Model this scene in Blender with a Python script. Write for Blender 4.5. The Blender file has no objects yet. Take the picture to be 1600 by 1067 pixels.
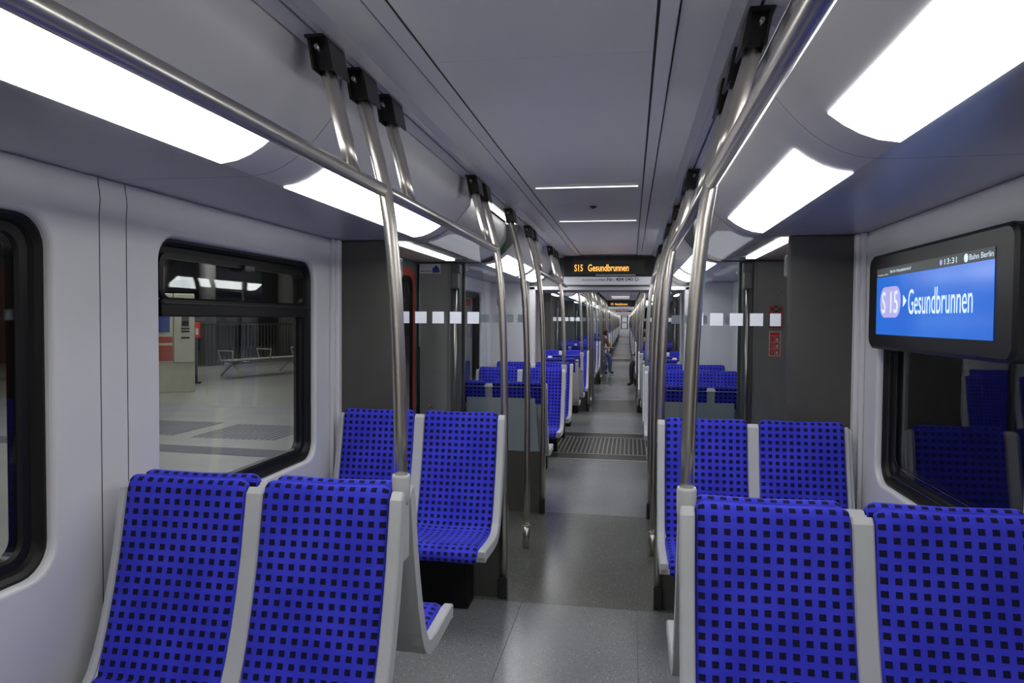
import bpy, bmesh, math, random
from mathutils import Vector, Matrix
random.seed(7)
C = bpy.context.scene.collection
scene = bpy.context.scene

# ---------------------------------------------------------------- camera / world / exposure
cam_d = bpy.data.cameras.new('camera'); cam = bpy.data.objects.new('camera', cam_d); C.objects.link(cam)
F, YAW, PITCH, ROLL, CX, H = 1110.5, .16542, .03143, .00718, .25496, 1.52
cam_d.sensor_width = 36.0; cam_d.sensor_fit = 'HORIZONTAL'; cam_d.lens = F / 1600 * 36.0
cam_d.clip_start = .02; cam_d.clip_end = 300
_d = Vector((-math.sin(YAW)*math.cos(PITCH), math.cos(YAW)*math.cos(PITCH), -math.sin(PITCH)))
_r = Vector((math.cos(YAW), math.sin(YAW), 0)); _u = _r.cross(_d)
_c, _s = math.cos(ROLL), math.sin(ROLL)
_r, _u = _c*_r + _s*_u, -_s*_r + _c*_u
M_ = Matrix((_r, _u, -_d)).transposed().to_4x4(); M_.translation = Vector((CX, 0, H))
cam.matrix_world = M_
scene.camera = cam
w = bpy.data.worlds.new('world'); scene.world = w; w.use_nodes = True
w.node_tree.nodes['Background'].inputs[0].default_value = (.5, .55, .65, 1)
w.node_tree.nodes['Background'].inputs[1].default_value = .004
vs = scene.view_settings
vs.view_transform = 'Standard'; vs.look = 'None'; vs.gamma = 1; vs.use_curve_mapping = False; vs.exposure = 0.0
LAMP = 10.5          # radiance of the cove lamps

# ---------------------------------------------------------------- materials
MAT = {}
def nt(name):
    m = bpy.data.materials.new(name); m.use_nodes = True; MAT[name] = m
    t = m.node_tree; return m, t, t.nodes['Principled BSDF']
def N(t, kind, **k):
    n = t.nodes.new(kind)
    for a, b in k.items(): setattr(n, a, b)
    return n
def math_(t, op, a, b=None):
    n = N(t, 'ShaderNodeMath', operation=op)
    for i, v in enumerate((a, b)):
        if v is None: continue
        if isinstance(v, (int, float)): n.inputs[i].default_value = v
        else: t.links.new(v, n.inputs[i])
    return n.outputs[0]
def plain(name, col, rough=.5, metal=0, var=.04, scale=6, bump=0, spec=.5, coat=0):
    m, t, b = nt(name)
    b.inputs['Roughness'].default_value = rough; b.inputs['Metallic'].default_value = metal
    b.inputs['Specular IOR Level'].default_value = spec
    b.inputs['Coat Weight'].default_value = coat
    tc = N(t, 'ShaderNodeTexCoord'); no = N(t, 'ShaderNodeTexNoise'); no.inputs['Scale'].default_value = scale
    no.inputs['Detail'].default_value = 3
    t.links.new(tc.outputs['Object'], no.inputs['Vector'])
    cr = N(t, 'ShaderNodeValToRGB'); cr.color_ramp.elements[0].position = .3; cr.color_ramp.elements[1].position = .7
    cr.color_ramp.elements[0].color = (*[c*(1-var) for c in col], 1); cr.color_ramp.elements[1].color = (*[min(1, c*(1+var)) for c in col], 1)
    t.links.new(no.outputs['Fac'], cr.inputs[0]); t.links.new(cr.outputs[0], b.inputs['Base Color'])
    if bump:
        n2 = N(t, 'ShaderNodeTexNoise'); n2.inputs['Scale'].default_value = 350
        t.links.new(tc.outputs['Object'], n2.inputs['Vector'])
        bp = N(t, 'ShaderNodeBump'); bp.inputs['Strength'].default_value = bump; bp.inputs['Distance'].default_value = .001
        t.links.new(n2.outputs['Fac'], bp.inputs['Height']); t.links.new(bp.outputs[0], b.inputs['Normal'])
    return m
def emit(name, col, strength):
    m, t, b = nt(name)
    b.inputs['Base Color'].default_value = (*col, 1); b.inputs['Emission Color'].default_value = (*col, 1)
    b.inputs['Emission Strength'].default_value = strength; b.inputs['Roughness'].default_value = .5
    return m
def glass(name, tint=(1, 1, 1), refl=.05, boost=1.0):
    m = bpy.data.materials.new(name); m.use_nodes = True; MAT[name] = m
    t = m.node_tree; t.nodes.remove(t.nodes['Principled BSDF']); out = t.nodes['Material Output']
    tr = N(t, 'ShaderNodeBsdfTransparent'); tr.inputs[0].default_value = (*tint, 1)
    gl = N(t, 'ShaderNodeBsdfGlossy'); gl.inputs['Roughness'].default_value = .0
    fr = N(t, 'ShaderNodeLayerWeight'); fr.inputs['Blend'].default_value = .5
    mx = N(t, 'ShaderNodeMixShader')
    f = math_(t, 'ADD', math_(t, 'MULTIPLY', math_(t, 'POWER', fr.outputs['Facing'], 5.0), boost*.9), refl)
    t.links.new(f, mx.inputs[0]); t.links.new(tr.outputs[0], mx.inputs[1]); t.links.new(gl.outputs[0], mx.inputs[2])
    t.links.new(mx.outputs[0], out.inputs[0]); return m

plain('wall', (.68, .68, .695), .42, var=.015)
plain('ceiling', (.70, .70, .705), .38, var=.015)
plain('ceiling_strip', (.66, .66, .67), .32, var=.02)
plain('alu', (.62, .62, .64), .35, metal=.6, var=.03)
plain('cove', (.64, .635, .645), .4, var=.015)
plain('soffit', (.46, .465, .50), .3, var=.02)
plain('dark_panel', (.075, .074, .065), .6, var=.06, bump=.1)
plain('pillar', (.27, .275, .27), .45, var=.05)
plain('pillar_dark', (.12, .125, .13), .4, var=.05)
plain('rubber', (.006, .006, .0055), .45, var=.1, spec=.3)
plain('black', (.006, .006, .006), .35, var=.1)
plain('shell', (.52, .535, .535), .4, var=.02)
plain('bracket', (.02, .02, .017), .4, var=.1)
plain('white_trim', (.74, .73, .74), .4, var=.015)
plain('white_lens', (.86, .86, .90), .3, var=.01)
plain('seat_dark', (.012, .012, .07), .9, var=.1)
plain('red', (.62, .06, .02), .4, var=.05)
plain('red_sign', (.78, .055, .035), .4, var=.04)
plain('machine_red', (.40, .07, .035), .5, var=.05)
plain('cream', (.55, .55, .44), .5, var=.05)
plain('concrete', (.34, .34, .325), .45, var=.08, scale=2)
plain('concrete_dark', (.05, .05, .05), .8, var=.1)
plain('tactile', (.14, .14, .15), .6, var=.1)
plain('station_steel', (.5, .5, .5), .3, metal=.8)
plain('column', (.16, .16, .155), .6)
plain('bench_metal', (.62, .62, .61), .4, metal=.2)
plain('railing_dark', (.10, .10, .10), .5)
plain('paper', (.72, .74, .78), .5, var=.01)
plain('decal', (.82, .86, .92), .6, var=.01)
plain('print_dark', (.05, .05, .06), .6)
plain('print_blue', (.03, .06, .28), .6)
plain('green_sign', (.02, .16, .07), .5)
plain('gangway', (.035, .034, .026), .45, var=.15, scale=14)
plain('slat_metal', (.42, .41, .37), .35, metal=.3)
plain('sill', (.5, .5, .47), .35, metal=.6)
plain('skin', (.5, .28, .2), .5)
plain('brown_coat', (.16, .09, .05), .8)
plain('dark_cloth', (.015, .016, .022), .8)
plain('blue_cloth', (.10, .13, .28), .8)
plain('hair', (.035, .02, .012), .6)
emit('lamp', (1, .99, .975), LAMP)
emit('lamp_strip', (1, .99, .97), 4.0)
emit('lamp_thin', (1, .98, .93), 2.2)
emit('led', (1.0, .47, .10), 1.3)
emit('screen_text', (.72, .88, 1.0), .72)
emit('screen_bar', (.07, .08, .08), .6)
emit('screen_badge', (.42, .40, .72), .72)
emit('platform_lamp', (1, .98, .94), 50)
emit('led_panel', (.012, .016, .012), .3)
glass('window_glass', (.86, .88, .87), .034, 1.0)
glass('screen_glass', (.93, .95, .96), .012, .8)
glass('dark_glass', (.35, .37, .4), .03, 1.0)

def steel():
    m, t, b = nt('steel'); b.inputs['Metallic'].default_value = 1; b.inputs['Roughness'].default_value = .31
    b.inputs['Base Color'].default_value = (.58, .56, .51, 1); b.inputs['Anisotropic'].default_value = .3
steel()
def floor_mat(name, base, dots, rough):
    m, t, b = nt(name)
    tc = N(t, 'ShaderNodeTexCoord')
    def speck(scale, lo, col, prev):
        v = N(t, 'ShaderNodeTexVoronoi'); v.inputs['Scale'].default_value = scale
        t.links.new(tc.outputs['Object'], v.inputs['Vector'])
        wn = N(t, 'ShaderNodeTexWhiteNoise'); t.links.new(v.outputs['Position'], wn.inputs['Vector'])
        f = math_(t, 'MULTIPLY', math_(t, 'LESS_THAN', v.outputs['Distance'], .24), math_(t, 'GREATER_THAN', wn.outputs['Value'], lo))
        mx = N(t, 'ShaderNodeMix', data_type='RGBA'); t.links.new(f, mx.inputs[0]); t.links.new(prev, mx.inputs[6]); mx.inputs[7].default_value = (*col, 1)
        return mx.outputs[2]
    no = N(t, 'ShaderNodeTexNoise'); no.inputs['Scale'].default_value = 1.4; no.inputs['Detail'].default_value = 5
    t.links.new(tc.outputs['Object'], no.inputs['Vector'])
    cr = N(t, 'ShaderNodeValToRGB'); cr.color_ramp.elements[0].position = .3; cr.color_ramp.elements[1].position = .72
    cr.color_ramp.elements[0].color = (*[c*.86 for c in base], 1); cr.color_ramp.elements[1].color = (*[c*1.12 for c in base], 1)
    t.links.new(no.outputs['Fac'], cr.inputs[0])
    c = speck(120, .55, [x*.25 for x in base], cr.outputs[0])
    c = speck(110, .70, dots, c)
    t.links.new(c, b.inputs['Base Color']); b.inputs['Roughness'].default_value = rough
    b.inputs['Specular IOR Level'].default_value = .5
floor_mat('floor_light', (.225, .233, .238), (.52, .53, .54), .25)
floor_mat('floor_dark', (.135, .14, .125), (.48, .48, .45), .24)

def fabric():
    m, t, b = nt('seat_fabric')
    uv = N(t, 'ShaderNodeUVMap'); sp = N(t, 'ShaderNodeSeparateXYZ'); t.links.new(uv.outputs[0], sp.inputs[0])
    P = .0338
    def cell(o):
        fr = math_(t, 'FRACT', math_(t, 'DIVIDE', o, P))
        return math_(t, 'LESS_THAN', math_(t, 'ABSOLUTE', math_(t, 'SUBTRACT', fr, .5)), .255)
    sq = math_(t, 'MULTIPLY', cell(sp.outputs[0]), cell(sp.outputs[1]))
    tc = N(t, 'ShaderNodeTexCoord'); no = N(t, 'ShaderNodeTexNoise'); no.inputs['Scale'].default_value = 500
    t.links.new(tc.outputs['Object'], no.inputs['Vector'])
    n2 = N(t, 'ShaderNodeTexNoise'); n2.inputs['Scale'].default_value = 7; t.links.new(tc.outputs['Object'], n2.inputs['Vector'])
    cr = N(t, 'ShaderNodeValToRGB'); cr.color_ramp.elements[0].position = .3; cr.color_ramp.elements[1].position = .7
    cr.color_ramp.elements[0].color = (.034, .038, .56, 1); cr.color_ramp.elements[1].color = (.054, .060, .69, 1)
    t.links.new(n2.outputs['Fac'], cr.inputs[0])
    mx = N(t, 'ShaderNodeMix', data_type='RGBA'); t.links.new(sq, mx.inputs[0]); t.links.new(cr.outputs[0], mx.inputs[6]); mx.inputs[7].default_value = (.006, .006, .035, 1)
    t.links.new(mx.outputs[2], b.inputs['Base Color']); b.inputs['Roughness'].default_value = .85
    b.inputs['Specular IOR Level'].default_value = .2
    b.inputs['Sheen Weight'].default_value = .15; b.inputs['Sheen Tint'].default_value = (.3, .35, 1, 1)
    bp = N(t, 'ShaderNodeBump'); bp.inputs['Strength'].default_value = .25; bp.inputs['Distance'].default_value = .001
    t.links.new(no.outputs['Fac'], bp.inputs['Height']); t.links.new(bp.outputs[0], b.inputs['Normal'])
fabric()
def screen():
    m, t, b = nt('screen_blue')
    tc = N(t, 'ShaderNodeTexCoord'); no = N(t, 'ShaderNodeTexNoise'); no.inputs['Scale'].default_value = 2.2
    t.links.new(tc.outputs['Object'], no.inputs['Vector'])
    cr = N(t, 'ShaderNodeValToRGB'); cr.color_ramp.elements[0].color = (.015, .13, .72, 1); cr.color_ramp.elements[1].color = (.03, .22, .86, 1)
    t.links.new(no.outputs['Fac'], cr.inputs[0]); t.links.new(cr.outputs[0], b.inputs['Emission Color'])
    b.inputs['Emission Strength'].default_value = .85; b.inputs['Base Color'].default_value = (.01, .02, .04, 1); b.inputs['Roughness'].default_value = .18
screen()
def frosted():
    m, t, b = nt('frosted'); t.nodes.remove(b); out = t.nodes['Material Output']
    a = N(t, 'ShaderNodeBsdfTranslucent'); a.inputs[0].default_value = (.50, .57, .62, 1)
    d = N(t, 'ShaderNodeBsdfDiffuse'); d.inputs[0].default_value = (.42, .48, .52, 1)
    mx = N(t, 'ShaderNodeMixShader'); mx.inputs[0].default_value = .65
    t.links.new(a.outputs[0], mx.inputs[1]); t.links.new(d.outputs[0], mx.inputs[2]); t.links.new(mx.outputs[0], out.inputs[0])
frosted()

# ---------------------------------------------------------------- mesh helpers
THETA, PIV = .0055, 8.65        # cars beyond the first gangway stand at a slight angle
BEND = False                    # set while building the cars beyond the gangway
def bend(o):
    x, y = o.location.x, o.location.y - PIV
    c, s = math.cos(THETA), math.sin(THETA)
    o.location.x, o.location.y = x*c - y*s, PIV + x*s + y*c
    o.rotation_euler.z += THETA
class MB:
    def __init__(s): s.v = []; s.f = []; s.uv = []; s.sm = []
    def add(s, vs, fs, uvs=None, smooth=False):
        b = len(s.v); s.v += [tuple(p) for p in vs]
        for i, f in enumerate(fs):
            s.f.append([b+k for k in f]); s.sm.append(smooth)
            s.uv.append([uvs[k] for k in f] if uvs else [(0, 0)]*len(f))
        return s
    def box(s, x0, x1, y0, y1, z0, z1):
        if x0 > x1: x0, x1 = x1, x0
        if y0 > y1: y0, y1 = y1, y0
        v = [(x, y, z) for z in (z0, z1) for y in (y0, y1) for x in (x0, x1)]
        return s.add(v, [(0, 2, 3, 1), (4, 5, 7, 6), (0, 1, 5, 4), (2, 6, 7, 3), (0, 4, 6, 2), (1, 3, 7, 5)])
    def bbox(s, x0, x1, y0, y1, z0, z1, r=.006, seg=2):
        if x0 > x1: x0, x1 = x1, x0
        if y0 > y1: y0, y1 = y1, y0
        bm = bmesh.new(); bmesh.ops.create_cube(bm, size=1)
        for q in bm.verts: q.co = Vector(((x0+x1)/2+q.co.x*(x1-x0), (y0+y1)/2+q.co.y*(y1-y0), (z0+z1)/2+q.co.z*(z1-z0)))
        bmesh.ops.bevel(bm, geom=bm.edges[:], offset=r, segments=seg, affect='EDGES', profile=.5)
        bm.verts.index_update(); s.add([q.co[:] for q in bm.verts], [[q.index for q in f.verts] for f in bm.faces]); bm.free(); return s
    def prism(s, pts, a0, a1, axis='y'):
        """closed polygon pts (p,q) extruded along axis; y: (x,z)  x: (y,z)  z: (x,y)"""
        n = len(pts)
        def P(p, a): return {'y': (p[0], a, p[1]), 'x': (a, p[0], p[1]), 'z': (p[0], p[1], a)}[axis]
        v = [P(p, a0) for p in pts] + [P(p, a1) for p in pts]
        fs = [(i, (i+1) % n, n+(i+1) % n, n+i) for i in range(n)] + [list(range(n))[::-1], list(range(n, 2*n))]
        return s.add(v, fs)
    def sheet(s, pts, y0, y1, smooth=False):
        """open profile (x,z) extruded along y"""
        n = len(pts); v = [(p[0], y0, p[1]) for p in pts] + [(p[0], y1, p[1]) for p in pts]
        return s.add(v, [(i, i+1, n+i+1, n+i) for i in range(n-1)], smooth=smooth)
    def tube(s, path, r, seg=12, cap=True, squash=None):
        path = [Vector(p) for p in path]; n = len(path); rs = r if isinstance(r, (list, tuple)) else [r]*n
        t0 = (path[1]-path[0]).normalized(); a = Vector((0, 0, 1)) if abs(t0.z) < .9 else Vector((1, 0, 0))
        nrm = (a - t0*a.dot(t0)).normalized(); v = []
        for i in range(n):
            t = (path[min(i+1, n-1)]-path[max(i-1, 0)]).normalized()
            nrm = (nrm - t*nrm.dot(t)).normalized(); bn = t.cross(nrm)
            for k in range(seg):
                an = 2*math.pi*k/seg; v.append(path[i]+(nrm*math.cos(an)+bn*math.sin(an))*rs[i])
        fs = [(i*seg+k, i*seg+(k+1) % seg, (i+1)*seg+(k+1) % seg, (i+1)*seg+k) for i in range(n-1) for k in range(seg)]
        s.add(v, fs, smooth=True)
        if cap:
            b = len(v); s.f += [[len(s.v)-b+k for k in range(seg)][::-1], [len(s.v)-seg+k for k in range(seg)]]
            s.sm += [False]*2; s.uv += [[(0, 0)]*seg]*2
        return s
    def mesh(s, name, mat):
        me = bpy.data.meshes.new(name); me.from_pydata(s.v, [], s.f)
        ul = me.uv_layers.new(name='UVMap'); k = 0
        for f in s.uv:
            for q in f: ul.data[k].uv = q; k += 1
        me.polygons.foreach_set('use_smooth', s.sm)
        bm = bmesh.new(); bm.from_mesh(me); bmesh.ops.recalc_face_normals(bm, faces=bm.faces); bm.to_mesh(me); bm.free()
        me.materials.append(MAT[mat]); return me
    def build(s, name, mat, parent=None, loc=(0, 0, 0), rz=0):
        return link(name, s.mesh(name, mat), parent, loc, rz)
def link(name, me, parent=None, loc=(0, 0, 0), rz=0):
    o = bpy.data.objects.new(name, me); C.objects.link(o); o.location = loc; o.rotation_euler.z = rz
    if parent: o.parent = parent
    elif BEND: bend(o)
    return o
def tag(o, label, cat=None, group=None):
    o['label'] = label
    if cat: o['category'] = cat
    if group: o['group'] = group
    return o
def struct(o, label=None, cat=None):
    o['kind'] = 'structure'
    if label: o['label'] = label
    if cat: o['category'] = cat
    return o
def thing(name, label, cat, loc=(0, 0, 0), rz=0, group=None):
    return tag(link(name, None, None, loc, rz), label, cat, group)
def copy_tree(o, loc=None, rz=None, parent=None):
    c = o.copy(); C.objects.link(c)
    if parent: c.parent = parent
    else:
        c.location = loc; c.rotation_euler = (0, 0, rz or 0)
        if BEND: bend(c)
    for ch in list(o.children): copy_tree(ch, parent=c)
    return c
def text_mesh(body, mat, height, width=None, name='lettering', extrude=.0006, bold=0):
    cu = bpy.data.curves.new(name, 'FONT'); cu.body = body; cu.size = 1; cu.extrude = 0; cu.offset = bold; cu.resolution_u = 3
    o = bpy.data.objects.new(name, cu); C.objects.link(o)
    dg = bpy.context.evaluated_depsgraph_get(); me = bpy.data.meshes.new_from_object(o.evaluated_get(dg)); bpy.data.objects.remove(o); bpy.data.curves.remove(cu)
    xs = [v.co.x for v in me.vertices]; ys = [v.co.y for v in me.vertices]
    h = max(ys)-min(ys); sc = height/h; sx = width/(max(xs)-min(xs)) if width else sc
    x0, y0 = min(xs), min(ys)
    for v in me.vertices: v.co = ((v.co.x-x0)*sx, (v.co.y-y0)*sc, 0)
    me.materials.clear(); me.materials.append(MAT[mat]); me.name = name
    return me
def place_text(me, origin, right, up, parent, name='lettering'):
    """text mesh in its own plane: x->right, y->up"""
    r, u = Vector(right), Vector(up); n = r.cross(u)
    for v in me.vertices: v.co = Vector(origin) + r*v.co.x + u*v.co.y + n*.0008
    return link(name, me, parent)
def rrect(y0, y1, z0, z1, r, n=7):
    pts = []
    for cy, cz, a0 in ((y1-r, z1-r, 0), (y0+r, z1-r, 90), (y0+r, z0+r, 180), (y1-r, z0+r, 270)):
        for k in range(n):
            a = math.radians(a0+90*k/(n-1)); pts.append((cy+r*math.cos(a), cz+r*math.sin(a)))
    return pts
def ring(mb, outer, inner, xo, xi, smooth=False):
    n = len(outer); v = [(xo, *p) for p in outer]+[(xi, *p) for p in inner]
    return mb.add(v, [(i, (i+1) % n, n+(i+1) % n, n+i) for i in range(n)], smooth=smooth)
def hole_plate(mb, y0, y1, z0, z1, hole, x):
    """plate in the plane x with a rounded hole"""
    cy = sum(p[0] for p in hole)/len(hole); cz = sum(p[1] for p in hole)/len(hole)
    nper = len(hole)//4; outer = []
    for i, (py, pz) in enumerate(hole):
        q, k = divmod(i, nper); h = nper//2
        # each rounded corner maps on to a right-angled corner
        Y = (y1, y0, y0, y1)[q]; Z = (z1, z1, z0, z0)[q]
        if q in (0, 2): outer.append((Y, pz if k < h else Z) if k != h else (Y, Z)) if k <= h else outer.append((py, Z))
        else: outer.append((py, Z) if k < h else (Y, Z)) if k <= h else outer.append((Y, pz))
    return ring(mb, outer, hole, x, x)
def pane(mb, pts, x0, x1):
    return mb.prism(pts, x0, x1, 'x')

# ================================================================= STRUCTURE
WX = 1.385
COVE = [(.606, 2.25), (.614, 2.185), (.622, 2.14), (.655, 2.10), (.69, 2.06), (.725, 2.027), (.76, 2.0), (.80, 1.977), (.84, 1.962), (.89, 1.954), (.95, 1.952), (1.425, 1.955)]
def mir(pts, s): return [(s*x, z) for x, z in pts]
def side_word(s): return 'left' if s < 0 else 'right'

# ---- floor
def floor_car(y0, y1, zones, name='floor', label='grey speckled vinyl train floor'):
    base = struct(MB().box(-1.45, 1.45, y0, y1, -.06, -.004).build(name, 'black'), label)
    for xa, xb, ya, yb, m in zones:
        MB().box(xa+.0012, xb-.0012, ya+.0012, yb-.0012, -.004, 0).build('floor_panel', m, base)
    return base
XS = [(-1.45, -.304), (-.304, .304), (.304, 1.45)]
def car_zones(doors, y0, y1):
    """doors: centres of door bays; light floor between, dark in the bays"""
    z = []; y = y0
    for d in doors:
        a, b = d-.895, d+.9
        if a > y: z += [(xa, xb, y, a, 'floor_light') for xa, xb in XS]
        z += [(-1.45, 0, max(a, y0), b, 'floor_dark'), (0, 1.45, max(a, y0), b, 'floor_dark')]; y = b
    if y1 > y: z += [(-1.45, 1.45, y, y1, 'floor_light')]
    return z
floor_car(-5.8, 7.7, car_zones([-.56, 4.63], -5.8, 7.7))

# ---- ceiling: base slab and lengthwise panels
def ceiling_car(y0, y1, seams, name='ceiling', label='grey panelled train ceiling with lengthwise joints'):
    base = struct(MB().box(-1.45, 1.45, y0, y1, 2.262, 2.30).build(name, 'black'), label)
    ys = [y0]+seams+[y1]
    for a, b in zip(ys, ys[1:]):
        MB().box(-.306, .306, a+.001, b-.001, 2.25, 2.258).build('ceiling_panel', 'ceiling', base)
    for s in (-1, 1):
        MB().box(s*1.46, s*1.475, y0, y1, 1.86, 2.30).build('roof_side', 'pillar_dark', base)
        MB().prism(mir([(.314, 2.25), (.354, 2.238), (.358, 2.246), (.358, 2.256), (.314, 2.256)], s), y0, y1).build('ceiling_strip', 'ceiling_strip', base)
        MB().prism(mir([(.362, 2.242), (.47, 2.242), (.47, 2.256), (.362, 2.256)], s), y0, y1).build('ceiling_strip', 'ceiling', base)
        MB().prism(mir([(.47, 2.242), (.503, 2.230), (.512, 2.230), (.512, 2.256), (.47, 2.256)], s), y0, y1).build('track_edge', 'alu', base)
        MB().prism(mir([(.512, 2.240), (.537, 2.240), (.537, 2.256), (.512, 2.256)], s), y0, y1).build('track', 'ceiling_strip', base)
        MB().prism(mir([(.545, 2.240), (.600, 2.240), (.600, 2.256), (.545, 2.256)], s), y0, y1).build('track', 'ceiling_strip', base)
    return base
ceiling_car(-5.8, 8.30, [-1.3, .18, 1.99, 3.86, 5.34])

# ---- coves above the windows with their curved lamps
def lerp_prof(prof, x0, x1):
    out = []
    def zat(x):
        for (a, za), (b, zb) in zip(prof, prof[1:]):
            if a <= x <= b and b > a: return za+(zb-za)*(x-a)/(b-a)
    return [(x0, zat(x0))]+[p for p in prof if x0 < p[0] < x1]+[(x1, zat(x1))]
LX0, LX1 = .724, .888
def cove(s, y0, y1, lamps, seams, label, lamp_labels, simple=False, group=None):
    root = struct(link('trim_1', None, None, (0, (y0+y1)/2, 0)), label)
    yc = (y0+y1)/2
    ys = [y0]+seams+[y1]
    for a, b in zip(ys, ys[1:]):
        MB().sheet(mir(COVE[:10], s), a+.0015-yc, b-.0015-yc, smooth=True).build('cove_panel', 'cove', root)
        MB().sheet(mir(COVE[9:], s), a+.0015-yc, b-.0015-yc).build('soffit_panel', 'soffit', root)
    for q in seams:
        MB().sheet([(x+s*.004, z+.007) for x, z in mir(COVE, s)], q-.07-yc, q+.07-yc).build('seam_backing', 'rubber', root)
    cap = COVE+[(1.425, 2.25)]
    for a, b in ((y0, y0+.012), (y1-.012, y1)):
        MB().prism(mir(cap, s), a-yc, b-yc).build('end_cap', 'pillar_dark', root)
    for (a, b), ll in zip(lamps, lamp_labels):
        pr = lerp_prof(COVE, LX0, LX1)
        n = len(pr); off = []
        for i, (x, z) in enumerate(pr):
            p0, p1 = pr[max(i-1, 0)], pr[min(i+1, n-1)]; dx, dz = p1[0]-p0[0], p1[1]-p0[1]; L = math.hypot(dx, dz)
            off.append((x+dz/L*.003, z-dx/L*.003))
        m = MB().prism(mir(pr+off[::-1], s), a, b)
        tag(m.build('cove_lamp', 'lamp'), ll, 'lamp', group)
ORD = ['first', 'second', 'third', 'fourth', 'fifth', 'sixth', 'seventh', 'eighth', 'ninth', 'tenth', 'eleventh', 'twelfth', 'thirteenth', 'fourteenth', 'fifteenth', 'sixteenth', 'seventeenth', 'eighteenth', 'nineteenth', 'twentieth']
for s in (-1, 1):
    sd = side_word(s)
    cove(s, .245, 3.825, [(.42, 1.85), (2.22, 3.655)], [2.035], f'curved grey light cove above the nearest {sd} windows',
         [f'large bright curved lamp panel nearest the camera in the {sd} cove', f'bright curved lamp panel in the {sd} cove just before the glass screen'])
    cove(s, 5.435, 8.30, [(5.60, 7.03), (7.25, 8.2)], [7.14], f'curved grey light cove on the {sd} between door bay and gangway',
         [f'first curved lamp panel beyond the near {sd} door bay', f'curved lamp panel in the {sd} cove next to the gangway sign'])
    cove(s, -5.8, -1.365, [(-5.4, -3.75), (-3.4, -1.55)], [-3.6], f'{sd} light cove behind the camera', [f'far lamp panel behind the camera, {sd}', f'lamp panel just behind the camera, {sd}'])
# ---- door-bay overhead: set-back cove, unlit white lens, strip lamps
DBC = [(.70, 2.25), (.705, 2.13), (.735, 2.07), (.80, 2.012), (.86, 1.982), (.93, 1.965), (1.0, 1.962), (1.425, 1.962)]
def door_bay_top(s, yc, words, simple=False):
    root = struct(link('trim_2', None, None, (0, yc, 0)), f'overhead panel above the {words}')
    MB().sheet(mir(DBC, s), -.805, .805, smooth=True).build('overhead_panel', 'cove', root)
    MB().box(s*.705, s*1.40, -.80, .80, 1.954, 1.9615).build('soffit_panel', 'soffit', root) if False else None
    pr = lerp_prof(DBC, .748, .90); n = len(pr); off = [(x-.006, z-.006) for x, z in pr]
    MB().prism(mir(pr+off[::-1], s), -.66, .70).build('white_lens', 'white_lens', root)
    for k in range(4):
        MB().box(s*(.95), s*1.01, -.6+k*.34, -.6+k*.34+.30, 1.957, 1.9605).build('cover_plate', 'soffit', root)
    tag(MB().bbox(s*1.035, s*1.10, yc-.66, yc+.50, 1.948, 1.9605, .003).build('strip_lamp', 'lamp_strip'), f'white strip lamp above the {words}', 'lamp')
    tag(MB().box(s*.635, s*.668, yc-.66, yc+.72, 2.243, 2.249).build('slot_lamp', 'lamp_strip'), f'narrow upper slot lamp beside the {words}', 'lamp')
for s in (-1, 1):
    door_bay_top(s, 4.63, f'near {side_word(s)} door')
    door_bay_top(s, -.56, f'{side_word(s)} door behind the camera')

# ---- walls
TOPW = [(1.385, 1.835), (1.3825, 1.862), (1.381, 1.885), (1.383, 1.91), (1.387, 1.93), (1.389, 1.953)]
def wall(s, name, segs, y0, y1, label):
    """segs: (ya, yb, hole or None)"""
    root = struct(link(name, None, None, (0, (y0+y1)/2, 0)), label); yc = (y0+y1)/2
    for ya, yb, hole in segs:
        m = MB()
        if hole:
            pts = rrect(hole[0]-yc, hole[1]-yc, hole[2], hole[3], .10)
            hole_plate(m, ya+.002-yc, yb-.002-yc, 0, 1.835, pts, s*WX)
            # rounded lip into the opening
            n = len(pts); prev = pts; px = WX
            for k in range(1, 5):
                a = math.pi/2*k/4; g = .014*math.sin(a); q = rrect(hole[0]-yc+g, hole[1]-yc-g, hole[2]+g, hole[3]-g, .10-g*.6)
                x = WX+.022*(1-math.cos(a)); ring(m, prev, q, s*px, s*x, True); prev, px = q, x
            ring(m, prev, prev, s*px, s*(px+.06))
        else:
            m.add([(s*WX, ya+.002-yc, 0), (s*WX, yb-.002-yc, 0), (s*WX, yb-.002-yc, 1.835), (s*WX, ya+.002-yc, 1.835)], [(0, 1, 2, 3)])
        m.sheet(mir(TOPW, s), ya+.002-yc, yb-.002-yc, smooth=True)
        m.build('wall_panel', 'wall', root)
    # dark backing behind the joints, split round the openings
    for ya, yb, hole in segs:
        b = MB()
        if hole: hole_plate(b, ya-yc, yb-yc, -.02, 1.96, rrect(hole[0]-.004-yc, hole[1]+.004-yc, hole[2]-.004, hole[3]+.004, .10), s*(WX+.045))
        else: b.add([(s*(WX+.045), ya-yc, -.02), (s*(WX+.045), yb-yc, -.02), (s*(WX+.045), yb-yc, 1.96), (s*(WX+.045), ya-yc, 1.96)], [(0, 1, 2, 3)])
        b.build('backing', 'rubber', root)
    return root
W1, W2 = (.53, 1.81, .765, 1.82), (2.26, 3.54, .765, 1.82)
W3 = (6.25, 7.78, .765, 1.82)
def near_segs(extra):
    return [(.30, 1.985, W1), (1.985, 2.105, None), (2.105, 3.80, W2)]
wall(-1, 'wall_left', near_segs(0), .3, 3.8, 'light grey plastic wall with two windows, left')
wall(1, 'wall_right', near_segs(0), .3, 3.8, 'light grey plastic wall with two windows, right')
wall(-1, 'wall_left', [(5.46, 5.9, None), (5.9, 8.3, W3)], 5.46, 8.3, 'light grey left wall beyond the door bay')
wall(1, 'wall_right', [(5.46, 5.95, None), (5.95, 6.55, None), (6.55, 7.25, None), (7.25, 8.3, None)], 5.46, 8.3, 'light grey windowless right wall beyond the door bay')
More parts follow.
